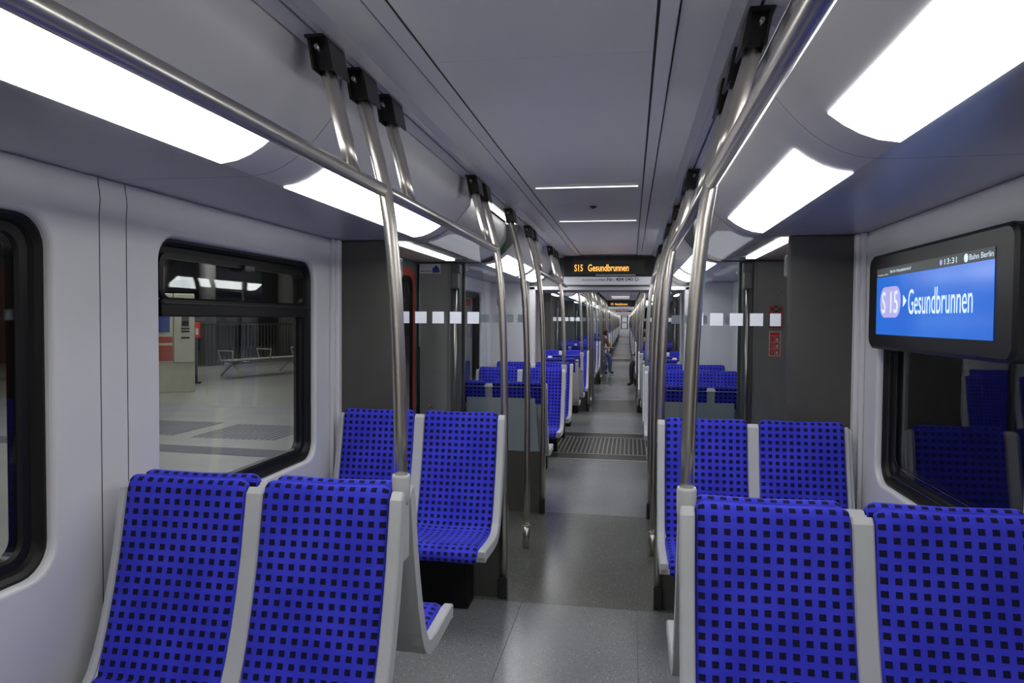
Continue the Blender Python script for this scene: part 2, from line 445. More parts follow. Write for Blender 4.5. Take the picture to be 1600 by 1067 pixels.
for s in (-1, 1):
    wall(s, f'wall_{side_word(s)}', [(-5.8, -3.6, (-5.5, -3.82, .765, 1.82)), (-3.6, -1.4, (-3.38, -1.7, .765, 1.82))], -5.8, -1.4, f'light grey wall behind the camera, {side_word(s)}')
# right wall inset panel lines
_rw = [o for o in bpy.data.objects if o.get('label') == 'light grey windowless right wall beyond the door bay'][0]
MB().bbox(WX-.006, WX, -.26, .24, .55, 1.72, .004).build('cabinet_panel', 'wall', _rw)
MB().bbox(WX-.006, WX, -.26, .24, .12, .54, .004).build('cabinet_panel', 'wall', _rw)
# wall corner profile strips in front of the screens
for s in (-1, 1):
    t = struct(MB().bbox(s*1.345, s*1.385, 3.735, 3.783, 0, 1.953, .006).build('trim_3', 'white_trim'), f'pale corner profile on the {side_word(s)} wall by the glass screen')
    struct(MB().bbox(s*1.362, s*1.384, 3.70, 3.732, 0, 1.955, .004).build('trim_4', 'wall'), f'narrow vertical strip beside the {side_word(s)} corner profile')
# end wall behind the camera
struct(MB().box(-1.45, 1.45, -5.9, -5.8, 0, 2.3).build('wall_back', 'wall'), 'pale end wall behind the camera')

# ---- windows
def window(s, n, hole, label, hopper=False, bright_edges=False, glassm='window_glass'):
    y0, y1, z0, z1 = hole; yc = (y0+y1)/2; zc = 0
    root = struct(link(f'window_{n}', None, None, (s*(WX+.03), yc, z0)), label)
    g = .012; O = rrect(y0+g-yc, y1-g-yc, z0+g-z0, z1-g-z0, .093); x = 0
    m = MB(); steps = [(0, -.004), (.012, -.006), (.024, .006), (.03, .02), (.055, .024), (.062, .034)]
    prev, px = O, steps[0][1]
    for ins, dx in steps[1:]:
        q = rrect(y0+g+ins-yc, y1-g-ins-yc, g+ins, z1-z0-g-ins, max(.03, .093-ins*.7)); ring(m, prev, q, s*px, s*dx, True); prev, px = q, dx
    ring(m, prev, prev, s*px, s*(px+.03))
    m.build('gasket', 'rubber', root)
    yi0, yi1, zi0, zi1 = y0+g+.056-yc, y1-g-.056-yc, g+.056, z1-z0-g-.056
    if hopper:
        zb0, zb1 = 1.52-z0, 1.585-z0
        MB().bbox(s*-.002, s*.045, yi0-.005, yi1+.005, zb0, zb1, .006).build('transom', 'rubber', root)
        MB().bbox(s*-.008, s*.0, yi0, yi1, zb1-.018, zb1-.012, .002).build('transom_lip', 'bracket', root)
        pane(MB(), [(yi0, zi0), (yi1, zi0), (yi1, zb0+.005), (yi0, zb0+.005)], s*.034, s*.040).build('pane', glassm, root)
        hop = MB(); a = rrect(yi0-.004, yi1+.004, zb1-.004, zi1+.004, .05, 7); b = rrect(yi0+.014, yi1-.014, zb1+.006, zi1-.018, .035, 7)
        ring(hop, a, b, s*.01, s*.006); ring(hop, b, b, s*.006, s*.03); ring(hop, a, a, s*.01, s*.03)
        hf = hop.build('hopper_frame', 'rubber', root)
        hp = pane(MB(), rrect(yi0+.01, yi1-.01, zb1+.004, zi1-.012, .03, 5), s*.018, s*.023)
        hp.v = [(x+s*.006*(z-zb1)/(zi1-zb1), y, z) for x, y, z in hp.v]     # the tilting pane leans out a little
        hp.build('hopper_pane', glassm, hf)
        MB().bbox(s*-.012, s*.012, -.03, .05, zi1-.030, zi1-.004, .004).build('latch', 'black', root)
    else:
        pane(MB(), rrect(yi0-.004, yi1+.004, zi0-.004, zi1+.004, .05, 5), s*.034, s*.040).build('pane', glassm, root)
    if bright_edges:
        for d, xx in ((.012, .008), (.055, .026)):
            q = rrect(yi0+d-.02, yi1-d+.02, zi0+d-.02, zi1+.02, .06); q2 = rrect(yi0+d-.016, yi1-d+.016, zi0+d-.016, zi1+.016, .057)
            ring(MB(), q, q2, s*xx, s*(xx-.004)).build('bright_edge', 'alu', root)  # alu rings drawn in for bright reflections along the double-glazing edges
    return root
window(-1, 1, W1, 'black-framed window nearest the camera on the left')
window(-1, 2, W2, 'black-framed window with tilting top pane, showing the platform', hopper=True)
window(1, 3, W1, 'black-framed window nearest the camera on the right')
window(1, 4, W2, 'dark window below the blue screen on the right wall', bright_edges=True)
for s in (-1, 1):
    for q, hh in enumerate(((-5.5, -3.82, .765, 1.82), (-3.38, -1.7, .765, 1.82))): window(s, 6, hh, f'{"far" if q == 0 else "near"} window behind the camera, {side_word(s)}')
window(-1, 5, W3, 'dark-framed left window beyond the near door bay')

# ---- doors
def door(s, n, yc, label, detail=True):
    root = struct(link(f'door_{n}', None, None, (s*1.40, yc, 0)), label)
    for d in (-1, 1):
        y0, y1 = (0.004, .745) if d > 0 else (-.745, -.004)
        m = MB(); O = rrect(y0+.05, y1-.05, .55, 1.90, .12); I = rrect(y0+.125, y1-.125, .63, 1.83, .09)
        hole_plate(m, y0, y1, 0, 1.96, O, 0); m.box(s*.03, s*.034, y0, y1, 0, .5)
        lf = m.build('door_leaf', 'pillar_dark', root)
        ring(MB(), O, rrect(y0+.115, y1-.115, .615, 1.84, .09), s*-.003, s*-.003).build('red_rim', 'red', lf)
        ring(MB(), rrect(y0+.115, y1-.115, .615, 1.84, .09), rrect(y0+.15, y1-.15, .65, 1.80, .07), s*-.004, s*.012).build('rubber_seal', 'rubber', lf)
        pane(MB(), rrect(y0+.145, y1-.145, .645, 1.805, .07, 5), s*.012, s*.018).build('door_pane', 'window_glass', lf)
        MB().tube([(s*-.025, y0+.02 if d < 0 else y1-.02, .75), (s*-.025, y0+.02 if d < 0 else y1-.02, 1.3)], .008, 8).build('edge_strip', 'rubber', lf)
    return root
for i, s in enumerate((-1, 1)):
    door(s, 1+i, 4.63, f'double sliding door with red window rims in the near bay, {side_word(s)}')
    door(s, 3+i, -.56, f'double sliding door with red window rims behind the camera, {side_word(s)}')

# ================================================================= SEATS
BP = [(0, .985), (.004, 1.010), (.016, 1.023), (.034, 1.026), (.051, 1.015), (.062, .985), (.072, .93), (.086, .85), (.103, .77), (.125, .68), (.15, .59), (.178, .50), (.192, .458), (.200, .446)]
SP = [(.181, .462), (.192, .460), (.205, .457), (.25, .446), (.33, .444), (.42, .452), (.49, .458), (.525, .45), (.548, .43), (.553, .405), (.545, .385), (.525, .374), (.49, .37)]
def arclen(P):
    o = [0]
    for a, b in zip(P, P[1:]): o.append(o[-1]+math.dist(a, b))
    return o
def pad(path, xc, wtop, wbot, thick, dense=True):
    """upholstered pad: a path in (f,z) swept over a cushioned cross-section"""
    L = arclen(path); n = len(path)
    ts = [-1, -.985, -.95, -.88, -.5, 0, .5, .88, .95, .985, 1] if dense else [-1, -.9, 0, .9, 1]
    dp = [.026, .014, .006, .001, .003, .005, .003, .001, .006, .014, .026] if dense else [.02, .0, .004, .0, .02]
    v = []; uv = []
    nor = []
    for i in range(n):
        a, b = path[max(i-1, 0)], path[min(i+1, n-1)]; d = (b[0]-a[0], b[1]-a[1]); l = math.hypot(*d); nor.append((-d[1]/l, d[0]/l))
    for i, (f, z) in enumerate(path):
        hw = (wtop+(wbot-wtop)*L[i]/L[-1])/2
        e = min(1, L[i]/.03, (L[-1]-L[i])/.03)
        for t, q in zip(ts, dp):
            o = -q
            v.append((xc+t*hw, -(f+nor[i][0]*o), z+nor[i][1]*o)); uv.append((t*hw+.2028+.0169*0, L[i]+.006))
    m = len(ts)
    fs = [(i*m+k, i*m+k+1, (i+1)*m+k+1, (i+1)*m+k) for i in range(n-1) for k in range(m-1)]
    # back side
    b = len(v)
    for i, (f, z) in enumerate(path):
        hw = (wtop+(wbot-wtop)*L[i]/L[-1])/2
        for t in (-1, 1):
            o = -thick; v.append((xc+t*hw*.99, -(f+nor[i][0]*o), z+nor[i][1]*o)); uv.append((t*hw+.2028, L[i]+.006))
    for i in range(n-1):
        fs += [(b+i*2, b+i*2+2, b+i*2+3, b+i*2+1), (i*m, (i+1)*m, b+i*2+2, b+i*2), (i*m+m-1, b+i*2+1, b+i*2+3, (i+1)*m+m-1)]
    fs += [list(range(m))+[b+1, b], [(n-1)*m+k for k in range(m)][::-1]+[b+2*(n-1), b+2*(n-1)+1]]
    return MB().add(v, fs, uv, smooth=True)
def sorted_normal(path, o):
    n = len(path); out = []
    for i in range(n):
        a, b = path[max(i-1, 0)], path[min(i+1, n-1)]; d = (b[0]-a[0], b[1]-a[1]); l = math.hypot(*d); out.append((path[i][0]-d[1]/l*o, path[i][1]+d[0]/l*o))
    return out
# rim line of the plastic shell: down the back, round the corner, out under the seat
RIM = [(.03, 1.0), (.046, .985), (.062, .9), (.08, .8), (.105, .70), (.135, .60), (.165, .52), (.19, .47), (.215, .44), (.25, .425), (.33, .42), (.43, .425), (.51, .43), (.545, .425)]
def rim(x0, x1, front, back):
    A = [(f, z) for f, z in sorted_normal(RIM, front)]; B = [(f, z) for f, z in sorted_normal(RIM, back)]
    m = MB(); n = len(RIM); c = .005
    sec = []
    for (fa, za), (fb, zb) in zip(A, B):
        df, dz = fa-fb, za-zb; l = math.hypot(df, dz); uf, uz = df/l*c, dz/l*c
        sec.append([(x0, -fb, zb), (x0, -(fa-uf), za-uz), (x0+c, -fa, za), (x1-c, -fa, za), (x1, -(fa-uf), za-uz), (x1, -fb, zb)])
    v = [p for q in sec for p in q]; k = 6
    fs = [(i*k+j, i*k+(j+1) % k, (i+1)*k+(j+1) % k, (i+1)*k+j) for i in range(n-1) for j in range(k)]
    fs += [list(range(k))[::-1], [(n-1)*k+j for j in range(k)]]
    return m.add(v, fs)
def make_seat(a, dense=True):
    root = link('double_seat', None)
    back = sorted_normal(RIM, -.03)
    # thin back shell
    A, B = sorted_normal(RIM, -.012), sorted_normal(RIM, -.032); n = len(A)
    v = []; 
    for (fa, za), (fb, zb) in zip(A, B): v += [(-.465, -fa, za), (.465, -fa, za), (.465, -fb, zb), (-.465, -fb, zb)]
    fs = [(i*4+j, i*4+(j+1) % 4, (i+1)*4+(j+1) % 4, (i+1)*4+j) for i in range(n-1) for j in range(4)]+[(3, 2, 1, 0), tuple((n-1)*4+j for j in range(4))]
    MB().add(v, fs).build('shell', 'shell', root)
    rim(*sorted((a*.432, a*.47)), .016, -.034).build('side_rim', 'shell', root)      # aisle side
    rim(*sorted((-a*.432, -a*.452)), .0, -.034).build('side_rim', 'shell', root)    # wall side
    rim(-.028, .028, .004, -.012).build('divider', 'shell', root)
    # fabric-covered rear face of the backrests
    RR = RIM[:3]+[(.071, .85)]
    A, B = sorted_normal(RR, -.0325), sorted_normal(RR, -.0365); La = arclen(A)
    for x in (-.229, .229):
        v = []; uv = []
        for (fa, za), (fb, zb), l in zip(A, B, La):
            v += [(x-.2, -fa, za), (x+.2, -fa, za), (x+.2, -fb, zb), (x-.2, -fb, zb)]; uv += [(0, l), (.4, l), (.4, l), (0, l)]
        fs = [(i*4+j, i*4+(j+1) % 4, (i+1)*4+(j+1) % 4, (i+1)*4+j) for i in range(len(A)-1) for j in range(4)]+[(3, 2, 1, 0), tuple((len(A)-1)*4+j for j in range(4))]
        MB().add(v, fs, uv).build('rear_cover', 'seat_fabric', root)
    for x in (-.229, .229):
        pad(BP, x, .398, .412, .022, dense).build('backrest', 'seat_fabric', root)
        pad(SP, x, .412, .408, .02, dense).build('seat_cushion', 'seat_fabric', root)
    MB().bbox(a*.30, -a*.44, -.15, -.015, 0, .42, .01).build('pedestal', 'rubber', root)  # near-black colour also carries the shade under the seat
    return root
seat0 = {1: make_seat(1), -1: make_seat(-1)}
used = set()
SXC = .865
def seat(s, y, away, label, group='blue double seats'):
    loc = (s*SXC, y, 0); rz = math.pi if away else 0
    a = s if away else -s                     # local side of the aisle
    if a not in used:
        used.add(a); o = seat0[a]; o.location = loc; o.rotation_euler.z = rz
    else: o = copy_tree(seat0[a], loc, rz)
    return tag(o, label, 'seat', group)
for s in (-1, 1):
    sd = side_word(s)
    seat(s, 2.029, False, f'large blue checked double seat nearest the camera on the {sd}, facing it')
    seat(s, 2.041, True, f'blue double seat back to back behind the nearest {sd} seat, facing away')
    seat(s, 3.735, False, f'blue double seat against the near glass screen on the {sd}, facing the camera')
    seat(s, 5.575, True, f'blue double seat with its back to the second glass screen, {sd}')
    seat(s, 7.27, False, f'blue double seat facing the camera in the row before the gangway, {sd}')
    seat(s, 8.245, False, f'blue double seat facing the camera against the gangway wall, {sd}')

# ================================================================= POLES, RAILS
PX = [(0, .412), (.5, .412), (.82, .412), (1.0, .4135), (1.17, .416), (1.3, .419), (1.45, .4245), (1.58, .431), (1.70, .440), (1.80, .450), (1.90, .466), (1.98, .485), (2.06, .506), (2.14, .528), (2.205, .545)]
def px_at(z):
    for (a, xa), (b, xb) in zip(PX, PX[1:]):
        if a <= z <= b: return xa+(xb-xa)*(z-a)/(b-a)
def pole_path(s, z0, z1):
    zs = [z0]+[z for z, _ in PX if z0+.01 < z < z1-.01]+[z1]
    return [(s*px_at(z), 0, z) for z in zs]
def bracket_mesh(s):
    """forked ceiling bracket: two cheek plates, a web and a foot plate"""
    m = MB()
    m.prism(mir([(.515, 2.240), (.522, 2.240), (.512, 2.166), (.503, 2.150), (.498, 2.153)], s), -.052, .056)
    m.prism(mir([(.563, 2.240), (.570, 2.240), (.555, 2.153), (.549, 2.150), (.551, 2.166)], s), -.052, .056)
    m.prism(mir([(.520, 2.240), (.565, 2.240), (.551, 2.160), (.506, 2.160)], s), -.030, .046)
    m.prism(mir([(.513, 2.240), (.573, 2.240), (.573, 2.233), (.513, 2.233)], s), -.058, .060)
    return m
def pole(s, y, z0, label, base=None, simple=False, collar=False, group='steel grab poles'):
    if simple:
        m = MB().tube(pole_path(s, z0, 2.2), .02, 6, False); o = m.build('grab_pole', 'steel', None, (0, y, 0)); return tag(o, label, 'pole', group)
    root = thing('grab_pole', label, 'pole', (0, y, 0), 0, group)
    MB().tube(pole_path(s, z0, 2.19), .02, 16).build('pole_tube', 'steel', root)
    b = bracket_mesh(s).build('ceiling_bracket', 'bracket', root)
    MB().tube([(s*.545, -.052, 2.212), (s*.542, -.0, 2.204)], .006, 8).build('bolt', 'steel', b)
    for z in (2.21, 2.175):
        x = .515-(2.240-z)*.165
        MB().tube([(s*(x-.0008), .03, z), (s*(x+.002), .03, z)], .004, 6).build('rivet', 'black', b)
    if base == 'square':
        MB().bbox(s*.39, s*.434, -.025, .025, 0, .12, .004).build('base_sleeve', 'bracket', root)
    if base == 'round':
        MB().tube([(s*.412, 0, 0), (s*.412, 0, .15)], .024, 16).build('base_sleeve', 'steel', root)
        MB().tube([(s*.412, 0, .148), (s*.412, 0, .155)], .0265, 16).build('sleeve_ring', 'steel', root)
    if collar:
        c = MB().tube([(s*.414, 0, .965), (s*.414, 0, .985), (s*.414, 0, 1.048), (s*.414, 0, 1.056)], [.021, .0265, .0275, .0255], 20).build('collar', 'shell', root)
        MB().bbox(s*.396, s*.432, -.026, .03, .80, .985, .007).build('post', 'shell', root)
    return root
def hanger(root, s, y, simple=False):
    MB().tube(pole_path(s, 1.895, 2.19), .02, 16 if not simple else 6).build('hanger_tube', 'steel', root, (0, y, 0))
    b = bracket_mesh(s).build('ceiling_bracket', 'bracket', root, (0, y, 0))
    MB().tube([(s*.545, -.052, 2.212), (s*.542, 0, 2.204)], .006, 8).build('bolt', 'steel', b)
def rail(s, y0, y1, hangers, label, group='overhead handrails'):
    yc = (y0+y1)/2
    root = thing('handrail', label, 'handrail', (0, yc, 0), 0, group)
    x = s*.466
    MB().tube([(x, y0-yc, 1.895), (x, y0+.004-yc, 1.895), (x, y1-.004-yc, 1.895), (x, y1-yc, 1.895)], [.014, .019, .019, .014], 16).build('rail_tube', 'steel', root)
    for h in hangers: hanger(root, s, h-yc)
    return root
for s in (-1, 1):
    sd = side_word(s)
    pole(s, 2.02, .99, f'curved steel pole rising from the nearest {sd} seats to the ceiling', collar=True)
    rail(s, -.2, 1.995, [1.775], f'long steel overhead rail nearest the camera, {sd}')
    rail(s, 2.045, 3.755, [2.265, 3.55], f'steel overhead rail ending at the near glass screen, {sd}')
    pole(s, 3.775, 0, f'steel pole at the aisle edge of the near glass screen, {sd}', base='square')
    pole(s, 4.636, 0, f'free-standing steel pole in the middle of the near door bay, {sd}', base='round')
    pole(s, 5.50, 0, f'steel pole at the aisle edge of the second glass screen, {sd}', base='square')
    rail(s, 5.52, 7.24, [5.73, 7.02], f'steel overhead rail between second screen and gangway seats, {sd}')
    pole(s, 7.262, .99, f'steel pole on the seat row before the gangway, {sd}', collar=True)
    rail(s, 7.285, 7.98, [7.50], f'short steel overhead rail ending at the gangway sign, {sd}')

# ================================================================= SCREENS BETWEEN SEATS AND DOORS
def glass_poly(s):
    zs = [.48, .82, 1.0, 1.17, 1.3, 1.45, 1.58, 1.7, 1.8, 1.9, 1.98]
    e = [(s*(px_at(z)+.094 if z > 1.0 else px_at(z)+.03+.064*(z-.48)/.52), z) for z in zs]
    return e+[(s*1.03, 1.98 if False else 1.975), (s*1.03, .48)]
def screen_part(s, y, door_dir, label, detail=True):
    """door_dir +1: the door bay lies towards +y"""
    root = thing('glass_screen', label, 'partition', (0, y, 0))
    d = door_dir
    ya, yb = sorted((0, d*.115))
    MB().bbox(s*1.042, s*1.384, *sorted((0, d*.04)), 0, 1.952, .006).build('dark_panel', 'dark_panel', root)
    MB().bbox(s*1.13, s*1.384, *sorted((d*.04, d*.115)), 0, 1.952, .006).build('pillar_body', 'pillar', root)
    pil = MB().bbox(s*1.155, s*1.39, *sorted((d*.116, d*.125)), .02, 1.95, .003).build('pillar_face', 'pillar', root)
    MB().bbox(s*1.058, s*1.135, *sorted((d*.04, d*.13)), .02, 1.95, .012).build('pillar_edge', 'pillar_dark', root)
    MB().box(s*.40, s*1.03, -.012, .012, 0, .48).build('lower_panel', 'dark_panel', root)
    MB().bbox(s*.392, s*.432, -.02, .02, .0, .50, .004).build('lower_post', 'pillar_dark', root)
    MB().prism([(x, z) for x, z in glass_poly(s)], -.004, .004).build('pane', 'screen_glass', root)
    fr = [(s*.447, .482), (s*.48, .90), (s*1.028, .90), (s*1.028, .482)]
    MB().prism(fr, d*.0045, d*.0065).build('frosted_film', 'frosted', root)
    for k in range(5):
        x0 = .558+.0985*k; x1 = min(x0+.065, 1.005 if k == 4 else 9)
        MB().box(s*x0, s*x1, -d*.0062, -d*.0045, 1.494, 1.558).build('square_marking', 'decal', root)
    # entrance grab rail
    xr = 1.085; yr = d*.165
    r = MB().tube([(s*xr, yr, .35), (s*xr, yr, 1.80)], .0125, 12).build('grab_rail', 'steel', root)
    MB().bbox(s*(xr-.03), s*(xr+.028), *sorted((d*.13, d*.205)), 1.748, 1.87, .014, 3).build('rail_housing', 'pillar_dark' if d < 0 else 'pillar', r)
    MB().tube([(s*xr, d*.12, .36), (s*xr, yr, .36)], .016, 10).build('rail_foot', 'steel', r)
    return root
for s in (-1, 1):
    sd = side_word(s)
    screen_part(s, 3.785, 1, f'glass screen with white squares between near seats and door, {sd}')
    screen_part(s, 5.52, -1, f'glass screen with frosted lower half beyond the near door, {sd}')
    MB()
# small things on the far pillars
o = thing('emergency_box', 'red emergency brake box on the grey pillar by the right door', 'sign', (1.288, 5.393, 1.476))
MB().bbox(-.044, .044, -.012, 0, 0, .158, .003).build('box_body', 'red_sign', o)
MB().box(-.034, .034, -.0135, -.012, .108, .152).build('dark_field', 'print_dark', o)
for a in (-1, 1):
    MB().tube([(-.032, -.0145, .13-a*.02), (.032, -.0145, .13+a*.02)], .0012, 5).build('cross_line', 'paper', o)
o = thing('instruction_sticker', 'red three-step instruction sticker under the red box', 'sticker', (1.286, 5.393, 1.268))
MB().box(-.041, .041, -.002, 0, -.003, .177).build('white_border', 'paper', o)
MB().box(-.035, .035, -.003, -.002, .146, .171).build('red_field', 'red_sign', o)
for k in range(3):
    z = .003+.048*(2-k)
    MB().box(-.035, -.005, -.003, -.002, z, z+.044).build('red_field', 'red_sign', o)
    MB().box(-.002, .035, -.003, -.002, z, z+.044).build('picture_field', 'red_sign', o)
    MB().box(.006, .024, -.004, -.003, z+.006, z+.030).build('picture', 'paper', o)
    place_text(text_mesh(f'{k+1}.', 'paper', .018), (-.026, -.0034, z+.012), (1, 0, 0), (0, 0, 1), o)
tag(MB().tube([(1.30, 5.392, 1.73), (1.30, 5.378, 1.73)], .011, 14).build('key_switch', 'steel'), 'small round key switch on the pillar above the red box', 'switch')
o = thing('door_notice', 'white notice strip with blue picture high on the left door pillar', 'sticker', (-1.30, 5.393, 1.872))
MB().box(-.085, .085, -.002, 0, 0, .076).build('notice_sheet', 'paper', o)
MB().prism([(.02, .006), (.078, .006), (.078, .03), (.066, .05), (.05, .066), (.034, .05), (.02, .04)], -.003, -.002).build('blue_picture', 'print_blue', o)
for k in range(5): MB().box(-.075+k*.018, -.062+k*.018, -.003, -.002, .016, .022).build('small_print', 'print_dark', o)
tag(MB().tube([(-1.295, 5.393, .84), (-1.295, 5.378, .84)], .012, 14).build('door_lock', 'steel'), 'small round metal lock on the left door pillar', 'lock')
o = thing('exit_sign', 'small green exit sign beside the left lamp cover', 'sign', (-.80, 5.42, 2.06))
MB().bbox(-.03, .09, -.006, 0, -.02, .03, .003).build('sign_plate', 'green_sign', o)

# ================================================================= CEILING FITTINGS
for i, y in enumerate((3.93, 5.28)):
    o = thing('ceiling_line_lamp', f'thin white line lamp across the ceiling, {"nearer" if i == 0 else "farther"} of the near pair', 'lamp', (.005, y, 2.25))
    MB().bbox(-.283, .283, -.014, .014, -.004, 0, .0015).build('housing', 'white_trim', o)
    MB().bbox(-.279, .279, -.010, .010, -.0065, -.004, .001).build('diffuser', 'lamp_thin', o)
o = thing('ceiling_camera', 'tiny black camera lens in the ceiling between the line lamps', 'camera', (.007, 4.63, 2.25))
MB().tube([(0, 0, 0), (0, 0, -.006), (0, 0, -.009)], [.024, .022, .012], 14).build('ring', 'bracket', o)
MB().tube([(0, 0, -.009), (0, 0, -.013)], .010, 12).build('lens', 'black', o)
for s in (-1, 1):
    tag(MB().tube([(s*.615, 3.79, 2.19), (s*.606, 3.79, 2.19)], .011, 12).build('cove_lock', 'steel'), f'small round cover lock at the end of the near {side_word(s)} cove', 'lock')

# ================================================================= GANGWAY SIGN AND PORTAL
def portal(y, d, words, n):
    """end wall with wide opening; d=+1 gangway lies towards +y"""
    root = struct(link('wall_end', None, None, (0, y, 0)), f'pale portal frame of the {words}')
    ya, yb = sorted((0, d*.06))
    for s in (-1, 1):
        MB().box(s*.93, s*1.43, ya, yb, 0, 2.25).build('portal_side', 'wall', root)
        MB().bbox(s*.855, s*.935, *sorted((-d*.02, d*.08)), 0, 1.91, .01).build('portal_post', 'white_trim', root)
    MB().bbox(-.935, .935, *sorted((-d*.02, d*.08)), 1.862, 1.905, .008).build('portal_beam', 'white_trim', root)
    MB().box(-.93, .93, ya, yb, 1.90, 2.25).build('portal_head', 'pillar_dark', root)
    return root
def led_sign(y, d, label, simple=False, group=None):
    o = thing('destination_display', label, 'display', (0, y, 0), 0, group)
    MB().bbox(-.50, .50, 0, .12, 2.004, 2.2295, .005).build('case', 'black', o)
    MB().box(-.40, .395, -.002, 0, 2.035, 2.185).build('led_panel', 'led_panel', o)
    place_text(text_mesh('S15', 'led', .076, .094, bold=.012), (-.380, -.003, 2.064), (1, 0, 0), (0, 0, 1), o)
    place_text(text_mesh('Gesundbrunnen', 'led', .078, .452, bold=.012), (-.228, -.003, 2.064), (1, 0, 0), (0, 0, 1), o)
    MB().box(-.14, .30, -.004, 0, 2.018, 2.025).build('slot', 'paper', o)
    p = MB().bbox(-.50, .50, -.004, .10, 1.912, 2.003, .004).build('plate', 'paper', o)
    if not simple:
        place_text(text_mesh('Sie fahren im Wagen', 'print_dark', .026, .265), (-.29, -.005, 1.953), (1, 0, 0), (0, 0, 1), p)
        place_text(text_mesh('Nr. 484 040 D', 'print_dark', .040, .345, bold=.01), (-.012, -.005, 1.953), (1, 0, 0), (0, 0, 1), p)
    return o
portal(8.30, 1, 'first gangway, near side', 1)
led_sign(8.05, 1, 'amber destination display with white car number plate over the first gangway')
tag(MB().box(-1.31, -1.21, 8.293, 8.298, 1.68, 1.76).build('end_wall_sign', 'red_sign'), 'small red sign on the pale wall beside the first gangway, left', 'sign')
o = thing('gangway_floor', 'dark metal gangway floor with slotted grating between the first two cars', 'floor plate', (0, 8.65, 0))
MB().box(-1.30, 1.30, -.95, .95, -.05, -.012).build('base_plate', 'gangway', o)
for d in (-1, 1):
    MB().box(-1.30, 1.30, *sorted((d*.95, d*.90)), -.012, .003).build('sill', 'sill', o)
    MB().box(-1.30, 1.30, *sorted((d*.895, d*.60)), -.012, 0).build('dark_plate', 'gangway', o)
    MB().box(-1.30, 1.30, *sorted((d*.595, d*.57)), -.012, .002).build('edge_strip', 'sill', o)
sl = None
for k in range(43):
    x = -1.05+k*.05
    if sl is None:
        sl = MB().bbox(-.0075, .0075, -.55, .55, -.012, .0, .002, 1).build('slat', 'slat_metal', o); sl.location.x = x
    else:
        c = sl.copy(); C.objects.link(c); c.location.x = x
for s in (-1, 1):
    bl = thing('gangway_bellows', f'dark ribbed bellows wall of the first gangway, {side_word(s)}', 'bellows', (0, 8.65, 0))
    for k in range(9):
        y = -.27+k*.0675
        MB().prism(mir([(1.0, .02), (1.06, .02), (1.06, 2.2), (1.0, 2.2)], s), y-.03, y+.02).build('fold', 'rubber', bl)
struct(MB().box(-1.1, 1.1, 8.37, 8.93, 2.2, 2.24).build('ceiling', 'pillar_dark'), 'dark ceiling of the first gangway')

# ================================================================= PASSENGER SCREEN ON THE RIGHT WALL
o = thing('information_screen', 'black wall-mounted screen showing S15 Gesundbrunnen on blue', 'screen', (1.385, 2.86, 1.60))
# local: y along the wall, -x into the room
O = rrect(-.655, .655, -.20, .215, .045, 7)
m = MB(); pr = rrect(-.625, .645, -.20, .215, .045, 7); fr_ = rrect(-.612, .632, -.187, .202, .04, 7)
ring(m, pr, pr, 0, -.042); ring(m, pr, fr_, -.042, -.052, True)
m.add([(-.052, *p) for p in fr_], [list(range(len(fr_)))])
m.build('case', 'black', o)
YA, YB = .525, -.51   # left / right edge of the picture as seen from the aisle
MB().box(-.0545, -.053, YB, YA, -.135, .112).build('picture', 'screen_blue', o)
MB().box(-.0545, -.053, YB, YA, .113, .150).build('title_bar', 'screen_bar', o)
X = -.0548
def st(body, y, z, h, w, mat='screen_text', bold=0): return place_text(text_mesh(body, mat, h, w, bold=bold), (X-.0006, y, z), (0, -1, 0), (0, 0, 1), o)
bd = rrect(.24, .475, -.062, .068, .055, 5)
MB().prism(bd, X, X-.0006, 'x').build('line_badge', 'screen_badge', o)
st('S 15', .452, -.044, .092, .185)
MB().prism([(.212, -.02), (.212, .028), (.175, .004)], X, X-.0006, 'x').build('arrow', 'screen_text', o)
st('Gesundbrunnen', .155, -.05, .098, .535)
st('Berlin Hauptbahnhof', .36, .121, .017, .225)
st('Nächster Halt', .505, .119, .006, .12)
st('13:31', -.165, .120, .020, .095)
MB().tube([(X, -.135, .130), (X-.001, -.135, .130)], .010, 12).build('clock_symbol', 'screen_badge', o)
MB().tube([(X, -.325, .130), (X-.001, -.325, .130)], .014, 16).build('round_logo', 'screen_text', o)
st('Bahn Berlin', -.35, .121, .018, .155)

